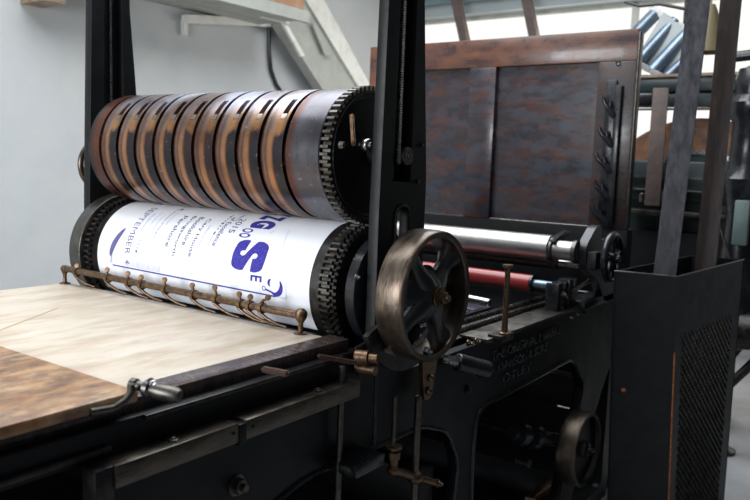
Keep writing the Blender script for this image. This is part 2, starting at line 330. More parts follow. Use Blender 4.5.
# --- upright posts with adjusting screws
def post(yf, yb, yface, sgn):
    prof = [(1.752, .94), (2.0, .94), (1.997, 1.45), (1.94, 2.05), (1.93, 2.5), (1.775, 2.5), (1.767, 2.05), (1.752, 1.34)]
    slot = [(1.872 + .034*math.cos(a), 1.335 + .034*math.sin(a)) for a in [PI*k/10 for k in range(11)]] + [(1.872 + .034*math.cos(a), 1.20 + .034*math.sin(a)) for a in [PI + PI*k/10 for k in range(11)]]
    gro = [(1.818, 1.44), (1.908, 1.44), (1.898, 2.46), (1.828, 2.46)]
    return P('upright_post', plate(prof, [slot, gro] if sgn < 0 else [gro], yf, yb, .003), IRON)
for (yf, yb, ys) in ((1.25, 1.285, 1.277), (2.63, 2.67, 2.668)):
    po = post(yf, yb, ys, -1 if yf < 2 else 1)
    if yf < 2:
        P('slot_lip', MB().tube([(1.872 + .036*math.cos(a), 1.249, 1.335 + .036*math.sin(a)) for a in [PI*k/12 for k in range(13)]] + [(1.836, 1.249, 1.16)], .0045, 8), IRON_M, po)
    po['label'] = 'tapered black upright post, %s' % ('near side' if yf < 2 else 'far side')
    P('backing_web', MB().hexa([(1.79, yb, 1.40), (1.94, yb, 1.40), (1.94, yb+.02, 1.40), (1.79, yb+.02, 1.40), (1.80, yb, 2.5), (1.92, yb, 2.5), (1.92, yb+.02, 2.5), (1.80, yb+.02, 2.5)] if yf < 2 else [(1.80, yb, .95), (1.95, yb, .95), (1.95, yb+.02, .95), (1.80, yb+.02, .95), (1.82, yb, 2.5), (1.93, yb, 2.5), (1.93, yb+.02, 2.5), (1.82, yb+.02, 2.5)]), IRON, po)
    pr = []; z = 1.49
    while z < 2.46: pr += [(.0075, z), (.0102, z+.0035), (.0075, z+.007)]; z += .007
    P('adjusting_screw', MB().lathe([(0, 1.485)] + pr + [(0, z)], (1.876, ys, 0), 'Z', 14), STEEL if yf < 2 else IRON_M, po, smooth=0)
    sg = MB()
    if yf < 2:
        sg.lathe([(0, 1.232), (.010, 1.232), (.0105, 1.236), (.012, 1.2365), (.0165, 1.236), (.0175, 1.238), (.0185, 1.2385), (.024, 1.238), (.026, 1.240), (.0265, 1.250), (0, 1.252)], (1.876, 0, 1.515), 'Y', 32)
        P('adjusting_knob', sg, STEEL_D, po)
        P('bolt', MB().lathe([(0, 1.243), (.006, 1.243), (.006, 1.25), (0, 1.25)], (1.957, 0, 1.55), 'Y', 12), STEEL_D, po)
        P('bolt', MB().lathe([(0, 1.243), (.006, 1.243), (.006, 1.25), (0, 1.25)], (1.945, 0, 1.44), 'Y', 12), STEEL_D, po)
# far adjusting wheel seen as a sliver left of the far post
v0 = aY(102, 165, 2.76)
wh = MB().lathe([(.098 + .012*math.cos(a), .012*math.sin(a)) for a in [2*PI*k/12 for k in range(12)]], (v0.x, 2.76, v0.z), 'Y', 48, closed=True)
for k in range(4): a = PI*k/2 + .4; wh.cyl((v0.x, 2.76, v0.z), (v0.x + .095*math.cos(a), 2.76, v0.z + .095*math.sin(a)), .007, 8)
wh.cyl((v0.x, 2.67, v0.z), (v0.x, 2.78, v0.z), .018)
P('adjusting_wheel', wh, RIM, PR)

# --- upper cylinder with bands, grooves and slots
def upper_mat():
    m = bpy.data.materials.new('banded_cylinder_metal'); m.use_nodes = True; nt = m.node_tree; b = nt.nodes['Principled BSDF']; L = nt.links.new
    def N(t, **k):
        n = nt.nodes.new(t)
        for a, v in k.items(): setattr(n, a, v)
        return n
    def M(op, a, b_=None, c=None):
        n = N('ShaderNodeMath', operation=op)
        for i, v in enumerate((a, b_, c)):
            if v is None: continue
            if isinstance(v, (int, float)): n.inputs[i].default_value = v
            else: L(v, n.inputs[i])
        return n.outputs[0]
    tc = N('ShaderNodeTexCoord'); sx = N('ShaderNodeSeparateXYZ'); L(tc.outputs['Object'], sx.inputs[0])
    X, Yv, Zv = sx.outputs
    th = M('MULTIPLY', M('ARCTAN2', Zv, M('MULTIPLY', X, -1)), 180/PI)
    no = N('ShaderNodeTexNoise'); no.inputs['Scale'].default_value = 14; no.inputs['Detail'].default_value = 6
    mp = N('ShaderNodeMapping'); mp.inputs['Scale'].default_value = (1, 2.5, 1); L(tc.outputs['Object'], mp.inputs[0]); L(mp.outputs[0], no.inputs['Vector'])
    no2 = N('ShaderNodeTexNoise'); no2.inputs['Scale'].default_value = 5; no2.inputs['Detail'].default_value = 5; L(tc.outputs['Object'], no2.inputs['Vector'])
    wob = M('MULTIPLY', M('SUBTRACT', no.outputs['Fac'], .5), .010)
    u = M('DIVIDE', M('SUBTRACT', M('ADD', Yv, wob), 1.540), .1000)
    fr_ = M('FRACT', u)
    ramp = N('ShaderNodeValToRGB'); ramp.color_ramp.interpolation = 'LINEAR'; L(fr_, ramp.inputs[0])
    cr = ramp.color_ramp; cols = [(0, (.012, .011, .012)), (.14, (.015, .012, .013)), (.155, (.07, .035, .03)), (.19, (.028, .029, .034)), (.48, (.032, .033, .040)), (.53, (.16, .065, .035)),
        (.60, (.40, .19, .085)), (.72, (.36, .20, .11)), (.80, (.14, .075, .055)), (.90, (.22, .12, .085)), (.985, (.05, .022, .02))]
    while len(cr.elements) < len(cols): cr.elements.new(.5)
    for e, (p, c_) in zip(cr.elements, cols): e.position = p; e.color = (*c_, 1)
    ramp2 = N('ShaderNodeValToRGB'); L(fr_, ramp2.inputs[0]); cr2 = ramp2.color_ramp
    cols2 = [(0, (.012, .011, .012)), (.14, (.015, .012, .013)), (.17, (.22, .12, .07)), (.34, (.45, .22, .09)), (.52, (.42, .20, .09)), (.62, (.34, .24, .18)), (.80, (.16, .11, .095)), (.93, (.24, .16, .13)), (.99, (.06, .03, .03))]
    while len(cr2.elements) < len(cols2): cr2.elements.new(.5)
    for e, (p, c_) in zip(cr2.elements, cols2): e.position = p; e.color = (*c_, 1)
    def mix(f, a, b_):
        n = N('ShaderNodeMix', data_type='RGBA')
        for k, v in (('Factor', f), ('A', a), ('B', b_)):
            if isinstance(v, tuple): n.inputs[k].default_value = (*v, 1)
            elif isinstance(v, float): n.inputs[k].default_value = v
            else: L(v, n.inputs[k])
        return n.outputs['Result']
    def mr(v, a, b_):
        n = N('ShaderNodeMapRange'); L(v, n.inputs['Value']); n.inputs['From Min'].default_value = a; n.inputs['From Max'].default_value = b_; return n.outputs[0]
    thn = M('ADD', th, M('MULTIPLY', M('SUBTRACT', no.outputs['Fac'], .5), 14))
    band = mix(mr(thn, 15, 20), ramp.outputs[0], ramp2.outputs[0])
    band = mix(mr(thn, 34, 52), band, mix(mr(fr_, .13, .16), (.012, .011, .012), mix(mr(no2.outputs['Fac'], .42, .62), (.50, .51, .60), (.34, .29, .30))))   # bare upper skin, skylight sheen painted in as pale blue
    band = mix(M('MULTIPLY', mr(no2.outputs['Fac'], .45, .64), .65), band, (.075, .032, .024))
    # ends: plain steel near, dark brown far
    near = mix(mr(M('ADD', Yv, wob), 1.505, 1.53), mix(mr(no2.outputs['Fac'], .4, .65), (.105, .10, .115), (.055, .052, .060)), (.10, .04, .03))
    col = mix(M('LESS_THAN', Yv, 1.539), band, near)
    far = mix(mr(no2.outputs['Fac'], .4, .6), (.045, .03, .03), (.14, .05, .03))
    col = mix(M('GREATER_THAN', Yv, 2.4400), col, far)
    rad = M('SQRT', M('ADD', M('MULTIPLY', X, X), M('MULTIPLY', Zv, Zv)))
    col = mix(M('LESS_THAN', rad, R_U - .016), col, (.010, .008, .008))  # slot floors painted near black, recess shade put into the colour
    # scratches
    sc = N('ShaderNodeTexNoise'); sc.inputs['Scale'].default_value = 60; sc.inputs['Detail'].default_value = 3; L(tc.outputs['Object'], sc.inputs['Vector'])
    col = mix(M('MULTIPLY', mr(sc.outputs['Fac'], .66, .74), .35), col, (.45, .44, .45))
    seam = M('MULTIPLY', M('LESS_THAN', M('ABSOLUTE', M('SUBTRACT', th, 43)), .35), M('LESS_THAN', Yv, 1.535))
    col = mix(seam, col, (.10, .06, .05))
    L(col, b.inputs['Base Color']); b.inputs['Metallic'].default_value = .75; 
    n = N('ShaderNodeMapRange'); L(no.outputs['Fac'], n.inputs['Value']); n.inputs['To Min'].default_value = .20; n.inputs['To Max'].default_value = .40; L(n.outputs[0], b.inputs['Roughness'])
    return m
R_U = .2020
UM = upper_mat()
uc = P('upper_cylinder', MB().cyl((CX, 1.30, CZU), (CX, 2.63, CZU), .03), STEEL_D, label='banded upper cylinder shaft')
NT = 288
G0, GP = 1.540, .1000
def body(y0, y1, grooves=True):
    ys = [y0, y0 + .003]
    sl = []
    if grooves:
        for k in range(10):
            g = G0 + GP*k; ys += [g - .0005, g, g + .014, g + .0145]
            if k < 9: ys += [g + .026, g + .0265, g + .0475, g + .048]
    ys += [y1 - .003, y1]; ys = sorted(y for y in ys if y0 <= y <= y1)
    bm = bmesh.new(); rows = []
    for y in ys:
        row = []
        for i in range(NT):
            a = 2*PI*i/NT; ang = math.degrees(a); r = R_U
            if y <= y0 + 1e-6 or y >= y1 - 1e-6: r -= .003
            for k in range(10):
                g = G0 + GP*k
                if g - 1e-5 <= y <= g + .0141: r = R_U - .010
                if k < 9 and g + .0264 < y < g + .0476 and 33 <= ang <= 53: r = R_U - .022
            # ang measured from -X upward
            row.append(bm.verts.new((CX - r*math.cos(a), y, CZU + r*math.sin(a))))
        rows.append(row)
    for A, B in zip(rows, rows[1:]):
        for i in range(NT): q = (i+1) % NT; bm.faces.new((A[i], A[q], B[q], B[i]))
    bm.faces.new(rows[0]); bm.faces.new(rows[-1][::-1])
    return bm
ub = P('drum_body', body(1.412, 2.505), UM, uc, origin=(CX, 0, CZU), smooth=30)
def cyltile(th0, th1, y0, y1, r, cz, n=8):     # small curved patch with thickness on a cylinder
    mb = MB(); bm = mb.bm; A = []
    for i in range(n+1):
        a = math.radians(th0 + (th1-th0)*i/n)
        A.append([bm.verts.new((CX - rr*math.cos(a), y, cz + rr*math.sin(a))) for rr, y in ((r, y0), (r, y1), (r-.012, y1), (r-.012, y0))])
    for a, b in zip(A, A[1:]):
        for k in range(4): bm.faces.new((a[k], a[(k+1) % 4], b[(k+1) % 4], b[k]))
    bm.faces.new(A[0]); bm.faces.new(A[-1][::-1]); return mb
tab = P('slot_tab', cyltile(29.5, 35, G0 + .027, G0 + .047, R_U + .0012, CZU), STEEL, uc)
for k in range(1, 9):
    t = tab.copy(); COL.objects.link(t); t.location = tab.location + Vector((0, GP*k, 0))
ug = MB().gear(CX, CZU, 1.376, 1.404, .2085, .1945, 60)
P('gear', ug, STEEL_D, uc, smooth=30)
P('gear_web', MB().lathe([(0, 1.372), (.170, 1.372), (.174, 1.374), (.174, 1.378), (.181, 1.378), (.1815, 1.371), (.1865, 1.371), (.187, 1.38), (0, 1.38)], (CX, 0, CZU), 'Y', 64), IRON, uc)
v1, v2 = aY(352, 114, 1.335), aY(354, 146, 1.335)
P('lever', MB().bar(v2, v1, .010, .016, (0, 1, 0), .003), BRONZE, uc)
v3 = aY(364, 145, 1.335)
P('cam_roller', MB().lathe([(0, 1.305), (.010, 1.305), (.010, 1.315), (.017, 1.316), (.019, 1.319), (.019, 1.333), (.017, 1.336), (.009, 1.336), (.009, 1.35), (0, 1.35)], (v3.x, 0, v3.z), 'Y', 24), STEEL, uc)
v4 = aY(343, 145, 1.34); P('bolt', MB().lathe([(0, 1.335), (.009, 1.335), (.011, 1.339), (.011, 1.35), (0, 1.35)], (v4.x, 0, v4.z), 'Y', 6), STEEL_D, uc)
P('end_ring', MB().lathe([(R_U-.012, 2.505), (R_U-.003, 2.506), (R_U-.003, 2.522), (.15, 2.53), (.15, 2.51)], (CX, 0, CZU), 'Y', 96, closed=True), IRON_M, uc)

# --- lower cylinder
lc = P('lower_cylinder', MB().lathe([(0, 1.405), (.19, 1.405), (.1935, 1.408), (.1935, 2.515), (.19, 2.52), (0, 2.52)], (CX, 0, CZL), 'Y', 144), IRON_M, label='lower impression cylinder')
P('gear', MB().gear(CX, CZL, 1.372, 1.404, .200, .186, 60, ph=.5), STEEL_D, lc, smooth=30)
P('gear', MB().gear(CX, CZL, 1.350, 1.364, .197, .184, 60, ph=.5), IRON_M, lc, smooth=30, label='narrow second gear ring')
P('gear', MB().gear(CX, CZL, 2.521, 2.55, .206, .192, 60, ph=.5), IRON_M, lc, smooth=30, label='gear at the far end')
P('flywheel_disc', MB().lathe([(0, 2.556), (.20, 2.556), (.2175, 2.558), (.219, 2.56), (.219, 2.622), (.217, 2.625), (0, 2.625)], (CX, 0, CZL), 'Y', 96), STEEL_D, lc)
P('guard_disc', MB().lathe([(0, 1.296), (.160, 1.296), (.166, 1.299), (.166, 1.330), (.160, 1.334), (0, 1.334)], (CX, 0, CZL), 'Y', 72), IRON_G, lc)
gb = aY(357, 277, 1.295); P('bolt', MB().nut((gb.x, 1.296, gb.z), .007, .008), STEEL, lc)
P('shaft', MB().cyl((CX, 1.13, CZL), (CX, 2.7, CZL), .026), STEEL_D, lc)

# --- handwheel on the lower cylinder's axis
hw = P('handwheel', MB().lathe([(.171, 1.118), (.174, 1.115), (.187, 1.113), (.190, 1.117), (.192, 1.14), (.192, 1.18), (.190, 1.198), (.186, 1.202), (.175, 1.202), (.171, 1.198), (.166, 1.16)], (1.866, 0, 1.116), 'Y', 96, closed=True), RIM, label='handwheel with worn bronze rim')
WC = Vector((1.866, 1.15, 1.116))
sp = MB()
for k in range(4):
    a = PI/2*k + .62; d = Vector((math.cos(a), 0, math.sin(a)))
    pts = [WC + d*r + Vector((0, y, 0)) for r, y in ((.02, .0), (.06, .002), (.10, .008), (.14, .012), (.170, .012))]
    sp.tube(pts, [.042, .036, .026, .025, .038], 14)
P('spokes', sp, IRON_M2, hw, smooth=60)
P('hub', MB().lathe([(0, 1.112), (.032, 1.112), (.042, 1.116), (.055, 1.126), (.075, 1.142), (.088, 1.160), (.075, 1.175), (.045, 1.24), (0, 1.24)], (1.866, 0, 1.116), 'Y', 36), IRON_M2, hw, smooth=60)
P('hub_nut', MB().lathe([(.0, 1.104), (.030, 1.104), (.032, 1.106), (.032, 1.113), (0, 1.113)], (1.866, 0, 1.116), 'Y', 28).nut((1.866, 1.104, 1.116), .019, .02), BRASS, hw)
bt = aY(421, 350, 1.15); P('rim_bolt', MB().nut((bt.x, 1.135, bt.z), .010, .014), STEEL, hw)

# hanger below the wheel, vertical rods and joints
hg0 = aY(430, 372, 1.2); hg1 = aY(428, 396, 1.2)
P('hanger_plate', MB().prismY(rnd([(hg0.x-.05, .92), (hg0.x+.05, .92), (hg1.x+.028, .80), (hg1.x+.02, .765), (hg1.x-.02, .765), (hg1.x-.028, .80)], .02), 1.2, 1.215), BRONZE, label='dull bronze hanger plate')
for q, r in (((430, 378), .011), ((428, 391), .013)): v = aY(*q, 1.2); P('hanger_bolt', MB().ball((v.x, 1.197, v.z), r), BRASS)
ap = [(1.866 + r*math.cos(a), 1.116 + r*math.sin(a)) for r, aa in ((.232, range(205, 336, 5)), (.175, range(335, 204, -5))) for a in [math.radians(k) for k in aa]]
P('wheel_bracket', MB().prismY(ap, 1.205, 1.222), IRON_M)
def vrod(q, z0, z1, r, m, Y=1.2, name='vertical_rod'):
    v = aY(*q, Y); return P(name, MB().cyl((v.x, Y, z0), (v.x, Y, z1), r, 16, bev=.001), m)
vrod((417, 430), FZ+.02, .79, .011, RAIL); vrod((394, 420), .62, .82, .007, RAIL); vrod((340, 430), FZ+.02, .95, .0085, STEEL_D, 1.225)
jb = aY(415, 477, 1.2); j2 = aY(393, 470, 1.2); j3 = aY(437, 483, 1.17)
P('rod_joint', MB().ball(jb, .026, sq=.85).cyl(j2, jb, .012).cyl(jb, j3, .011).nut((j3.x, j3.y, j3.z), .010, .014).ball(j2, .018), BRONZE, smooth=50)
v = aY(394, 455, 1.2); P('rod_collar', MB().lathe([(0, -.03), (.012, -.03), (.013, -.012), (.019, -.011), (.019, .011), (.012, .012), (.012, .02), (.024, .022), (.024, .028), (0, .028)], v, 'Z', 20), BRONZE)
ca, cb = aY(457, 362, 1.21), aY(488, 370, 1.15)
P('buffer', MB().cyl(ca, cb, .030, 28, bev=.003), IRON_G)
P('buffer_nut', MB().nut(cb, .014, .010), STEEL)
cs = aY(446, 360, 1.24); coil = [cs.lerp(ca, t/60) + Vector((0, math.cos(t*.9)*.016, math.sin(t*.9)*.016)) for t in range(61)]
P('spring', MB().tube(coil, .003, 6), STEEL)
v = aY(467, 389, 1.25); P('frame_bolt', MB().nut((v.x, 1.25, v.z), .014, .012), IRON_M)
v = aY(236, 485, 1.25); P('frame_bolt', MB().nut((v.x, 1.25, v.z), .019, .022), STEEL_D)
v = aY(400, 350, 1.2); P('link_bar', MB().bar(aY(384, 350, 1.2), aY(404, 356, 1.2), .012, .012, bev=.002), STEEL)
for q in ((468, 343), (476, 341)): v = aY(*q, 1.24); P('frame_bolt', MB().nut((v.x, 1.24, v.z), .009, .012), BRASS)

# --- rails along the near frame
P('slide_rail', MB().box(.85, 1.172, 1.20, 1.25, .858, .905, bev=.003).box(1.195, 1.625, 1.20, 1.25, .858, .905, bev=.003), RAIL)
P('rail_clamp', MB().box(1.172, 1.195, 1.198, 1.25, .850, .900, bev=.002), IRON)
for x in (1.005, 1.47): P('rail_bolt', MB().nut((x, 1.222, .904), .012, .006, 'Z', 1), STEEL_D)
for x in (1.155, 1.215): P('rail_rivet', MB().lathe([(0, 1.1975), (.004, 1.1975), (.004, 1.201), (0, 1.201)], (x, 0, .885), 'Y', 10), IRON, PR)
P('rail_block', MB().box(.81, .853, 1.205, 1.25, .80, .905, bev=.005), IRON_M)
P('inner_rail', MB().box(-.2, .80, 1.30, 1.36, .73, .765, bev=.003).box(.45, .52, 1.285, 1.35, .55, .765, bev=.004), IRON_M)
P('ledge', MB().box(-.4, .87, 1.238, 1.25, .918, .930, bev=.002), IRON_M)
P('ledge', MB().box(.95, 1.60, 1.238, 1.25, .960, .970, bev=.002), IRON_M)
# stop plate with bolts
v = aY(360, 462, 1.2); P('stop_plate', MB().box(v.x-.07, v.x+.065, 1.16, 1.25, v.z-.018, v.z+.018, bev=.006), IRON_G)
vrod((375, 410), .70, .95, .006, IRON_M, 1.2)
# pedals / levers beside the table
a, b = aY(262, 369, 1.25), aY(289, 374, 1.18); P('peg_lever', MB().bar(a, b, .018, .014, bev=.004), PEG)
a, b = aY(318, 356, 1.22), aY(357, 363, 1.16); P('peg_lever', MB().bar(a, b, .022, .010, bev=.003), PEG)
a, b = aY(355, 357, 1.22), aY(378, 359, 1.16)
P('shaft_end', MB().cyl(a, a.lerp(b, .6), .021, 24, bev=.002).cyl(a.lerp(b, .6), b, .014, 20, bev=.002).cyl(a + Vector((.01, 0, -.032)), b + Vector((-.01, 0, -.032)), .013, 18), BRONZE)
P('catch_plate', MB().bar(aY(360, 345, 1.24), aY(362, 372, 1.24), .05, .012, (0, 1, 0), .002), IRON_M)

# --- feed table
SEAM = mat('tan_scratch', (.52, .40, .26), .5)
ft = P('feed_table', MB().box(-.4, 1.635, 1.345, 2.60, .968, 1.0, bev=.002), CREAM, label='pale cream worn feed table')
P('edge_board', MB().box(-.4, 1.66, 1.272, 1.345, .968, 1.0015, bev=.003), DARKWOOD, ft)
P('seam', MB().bar((1.06, 2.02, 1.0003), (1.34, 2.19, 1.0003), .007, .001), SEAM, ft)
v = aZ(125, 373, 1.002); P('stud', MB().ball((1.0, 1.315, 1.003), .010, sq=.5), STEEL_D, ft)
fl = P('table_flap', MB().box(-.4, .930, 1.235, 2.59, 1.003, 1.029, bev=.007), FLAP, label='orange-brown worn wooden flap')
# crank handle at the table edge
h0_, h1_ = aY(131, 384, 1.26), aY(181, 397, 1.15)
P('crank_handle', MB().lathe([(0, 0), (.013, 0), (.014, .012), (.010, .016), (.010, .03), (.017, .034), (.017, .044), (.012, .048), (.0155, .06), (.0165, (h1_-h0_).length-.012), (.013, (h1_-h0_).length-.003), (.007, (h1_-h0_).length), (0, (h1_-h0_).length)], h0_, h1_ - h0_, 24), STEEL_D)
cp = [aY(*q, 1.235) for q in ((90, 412), (112, 408), (124, 401), (131, 392), (131, 384))]
P('crank_arm', MB().tube(cp, .008, 10), STEEL_D)
v = aY(150, 383, 1.22); P('crank_nut', MB().nut((v.x, v.y, v.z), .008, .012), STEEL)

# --- gripper bar with clips
BX, BZ = 1.615, 1.053
gbar = P('gripper_bar', MB().cyl((BX, 1.412, BZ), (BX, 2.585, BZ+.004), .0115, 20), BRONZE, label='brown bronze bar with spring clips')
for y in (1.412, 2.585):
    P('bar_post', MB().lathe([(0, .9995), (.020, .9995), (.020, 1.003), (.008, 1.006), (.0065, 1.02), (.007, 1.035), (.012, 1.045), (.016, 1.058), (.010, 1.068), (0, 1.070)] if y > 2 else
      [(0, .9995), (.020, .9995), (.020, 1.003), (.008, 1.006), (.0070, 1.03), (.010, 1.036), (.0165, 1.046), (.0185, 1.056), (.0165, 1.066), (.009, 1.073), (0, 1.075)], (BX, y, 0), 'Z', 24), BRONZE, gbar)
def bary(px_):    # Y on the bar for an image column
    best = min(((abs((lambda c: 375 + F_PX*c.x/-c.z)(ROT.transposed() @ (Vector((BX, 1.4+i*.002, BZ)) - EYE)) - px_), 1.4+i*.002) for i in range(600)))
    return best[1]
def clip_bm(y, tall, lean=0.):
    mb = MB(); mb.lathe([(.012, -.008), (.0165, -.007), (.0165, .007), (.012, .008)], (BX, y, BZ), 'Y', 18, closed=True)
    mb.tube([(BX-.004, y, BZ+.012), (BX-.006, y-.004+lean*.3, BZ+.018+tall*.4), (BX-.004, y-.006+lean, BZ+.014+tall)], [.006, .0045, .004], 8)
    mb.lathe([(0, -.004), (.0085, -.0035), (.0095, 0), (.0085, .0035), (0, .004)], (BX-.004, y-.006+lean, BZ+.018+tall), (-.8, -.5, .3), 14)
    mb.tube([(BX-.006, y+.005, BZ-.013), (BX-.003, y-.020, BZ-.026), (BX+.006, y-.05, BZ-.040), (BX+.016, y-.085, BZ-.048)], [.0055, .005, .0045, .003], 8)
    return mb
for px_, tall, lean in ((77, .006, 0), (108, .012, .006), (129, .012, .006), (142, .008, .006), (166, .014, .008), (194, .012, .01), (217, .018, .012), (241, .012, .01), (250, .010, .0), (262, .018, -.022)):
    P('clip', clip_bm(bary(px_), tall, lean), BRONZE, gbar, smooth=50)
P('under_plate', MB().box(1.642, 1.70, 1.36, 2.57, .955, .985, bev=.002), IRON)

# --- inking end: rollers, bearings, forme bed
P('ink_bed', MB().box(2.05, 3.70, 1.47, 2.60, .80, .845, bev=.003), IRON)
P('forme', MB().box(2.15, 3.02, 1.52, 2.45, .846, .872), FORME)
for k in range(7): P('forme_bar', MB().box(2.18 + k*.115, 2.27 + k*.115, 1.53, 2.44, .873, .8765, bev=.001), FORME, PR)
rk = MB()
for k in range(44): rk.cyl((2.30 + k*.027, 1.40, .895), (2.313 + k*.027, 1.40, .895), .0125, 10)
rk.cyl((2.28, 1.40, .895), (3.5, 1.40, .895), .009, 10)
P('rack', rk, STEEL_D); P('side_rod', MB().cyl((2.3, 1.37, .882), (3.5, 1.37, .882), .010, 14), STEEL)
P('bearer_bar', MB().box(2.05, 3.70, 1.33, 1.47, .82, .868, bev=.003), IRON_M)
# main steel roller
def roller(name, X, Z, r, y0, y1, m, rs, ys, m2, lab=None):
    o = P(name, MB().lathe([(0, y0), (r-.003, y0), (r, y0+.003), (r, y1), (0, y1)], (X, 0, Z), 'Y', 56), m, label=lab)
    P('journal', MB().lathe([(0, ys), (rs, ys), (rs, y0), (0, y0)], (X, 0, Z), 'Y', 28), m2, o); return o
mr_ = roller('ink_roller', 3.27, 1.126, .064, 1.36, 2.62, CHROME, .045, 1.24, CHROME, 'polished steel roller')
P('collar', MB().lathe([(.043, 1.345), (.058, 1.347), (.058, 1.359), (.043, 1.36)], (3.27, 0, 1.126), 'Y', 40, closed=True), STEEL_D, mr_)
P('collar', MB().lathe([(.043, 1.235), (.052, 1.237), (.052, 1.255), (.043, 1.256)], (3.27, 0, 1.126), 'Y', 40, closed=True), STEEL_D, mr_)
P('scraper', MB().hexa([tuple(aY(*q, 1.33)) for q in ((553, 242), (560, 243), (572, 233), (566, 231))] + [tuple(aY(*q, 1.36)) for q in ((549, 240), (556, 241), (568, 231), (562, 229))]), IRON_G, mr_)
roller('ink_roller', 3.36, 1.055, .030, 1.36, 2.62, STEEL_D, .018, 1.26, STEEL, 'thin dark steel roller')
roller('ink_roller', 3.13, .982, .037, 1.385, 2.6, RED, .019, 1.29, TUBE, 'red rubber roller')
P('roller_end_cap', MB().lathe([(.015, 1.374), (.039, 1.376), (.039, 1.386), (.015, 1.386)], (3.13, 0, .982), 'Y', 30, closed=True), IRON_G)
P('tie_rod', MB().cyl(aX(466, 298, 2.62), aX(490, 303, 2.62), .016, 18, bev=.002), STEEL)
# bearing blocks on the flange
def blk(q, w, d, h, Y, m, name='bearing_block'):
    v = aY(*q, Y); P(name, MB().box(v.x-w/2, v.x+w/2, Y, Y+d, v.z-h, v.z, bev=.004), m); return v
v = blk((564, 283), .11, .06, .13, 1.25, IRON_G); P('set_screw', MB().nut((v.x, 1.25, v.z-.05), .010, .01), STEEL)
v = blk((574, 279), .08, .06, .14, 1.24, IRON_G); P('set_screw', MB().nut((v.x, 1.24, v.z-.06), .009, .01), STEEL)
P('set_screw', MB().ball(aY(567, 298, 1.245), .006), BRASS)
P('cross_pin', MB().cyl(aY(573, 291, 1.23), aY(590, 281, 1.23), .009, 14).cyl(aY(590, 281, 1.23), aY(612, 277, 1.3), .016, 14), STEEL_D)
P('end_beam', MB().box(3.30, 3.85, 1.20, 1.30, .862, .90, bev=.004), IRON_G)
for q in ((570, 319), (577, 316), (583, 313)): v = aY(*q, 1.225); P('flange_bolt', MB().nut((v.x, 1.225, v.z+.005), .008, .010), STEEL_D)
# thin standing rod with cap
v = aY(506, 326, 1.2); vt = aY(507, 253, 1.2)
P('oil_rod', MB().lathe([(0, 0), (.022, 0), (.022, .02), (.013, .024), (.011, .05), (.010, vt.z-v.z-.02), (.013, vt.z-v.z-.012), (.019, vt.z-v.z-.008), (.019, vt.z-v.z), (0, vt.z-v.z)], (v.x, 1.205, v.z-.045), 'Z', 20), BRONZE)
P('rod_base', MB().box(v.x-.045, v.x+.05, 1.19, 1.25, v.z-.055, v.z-.03, bev=.003), IRON_M)
# small handwheel and bracket at the inking end
sc_ = aY(612, 258, 1.12)
sw = P('small_handwheel', MB().lathe([(.104 + .016*math.cos(a), 1.12 + .018*math.sin(a)) for a in [2*PI*k/12 for k in range(12)]], (sc_.x, 0, sc_.z), 'Y', 56, closed=True), IRON_G)
ss = MB()
for k in range(5): a = 2*PI*k/5 + .3; ss.tube([(sc_.x, 1.12, sc_.z), (sc_.x + .1*math.cos(a), 1.12, sc_.z + .1*math.sin(a))], [.016, .011], 10)
P('spokes', ss, IRON_G, sw); P('hub', MB().lathe([(0, 1.085), (.018, 1.085), (.02, 1.1), (.028, 1.105), (.028, 1.2), (0, 1.2)], (sc_.x, 0, sc_.z), 'Y', 20), IRON_G, sw)
P('roller_bracket', MB().prismY(rnd([(v.x, v.z) for v in [aY(*q, 1.24) for q in ((578, 268), (577, 246), (588, 226), (594, 224), (592, 240), (606, 238), (612, 250), (612, 300), (596, 300), (590, 280))]], .035), 1.20, 1.24), IRON_M2)
P('bracket_block', MB().box(sc_.x-.12, sc_.x-.02, 1.15, 1.19, sc_.z-.05, sc_.z+.03, bev=.004), IRON_M)
# pulley low on the near side
pc = aY(587, 450, 1.12)
pu = P('belt_pulley', MB().lathe([(0, 1.135), (.145, 1.135), (.150, 1.12), (.158, 1.118), (.162, 1.122), (.164, 1.15), (.162, 1.20), (.15, 1.205), (0, 1.205)], (pc.x, 0, pc.z), 'Y', 64), IRON_M, label='dark pulley with bronze rim')
P('pulley_rim', MB().lathe([(.150, 1.117), (.1645, 1.116), (.1665, 1.12), (.1665, 1.198), (.150, 1.2)], (pc.x, 0, pc.z), 'Y', 64, closed=True), RIM, pu)
P('hub', MB().lathe([(0, 1.10), (.016, 1.10), (.018, 1.115), (.034, 1.118), (.038, 1.136), (0, 1.136)], (pc.x, 0, pc.z), 'Y', 24).nut((pc.x, 1.10, pc.z), .014, .014), IRON_M, pu)
P('drive_shaft', MB().cyl((pc.x, 1.2, pc.z), (pc.x, 2.6, pc.z), .022), IRON_M)
cr0 = aY(512, 432, 1.30); cr1 = aY(556, 440, 1.22)
P('crank_coupling', MB().lathe([(0, 0), (.03, 0), (.03, .03), (.052, .034), (.052, .075), (.035, .08), (.035, .12), (.055, .125), (.055, .16), (.03, .17), (.03, (cr1-cr0).length), (0, (cr1-cr0).length)], cr0, cr1-cr0, 28), IRON_G)
P('coupling_pin', MB().cyl(aY(517, 461, 1.28), aY(530, 464, 1.22), .018, 16, bev=.002), STEEL_D)
P('tie_bar', MB().bar(aY(530, 500, 1.35), aY(600, 440, 1.5), .05, .02), BRONZE)
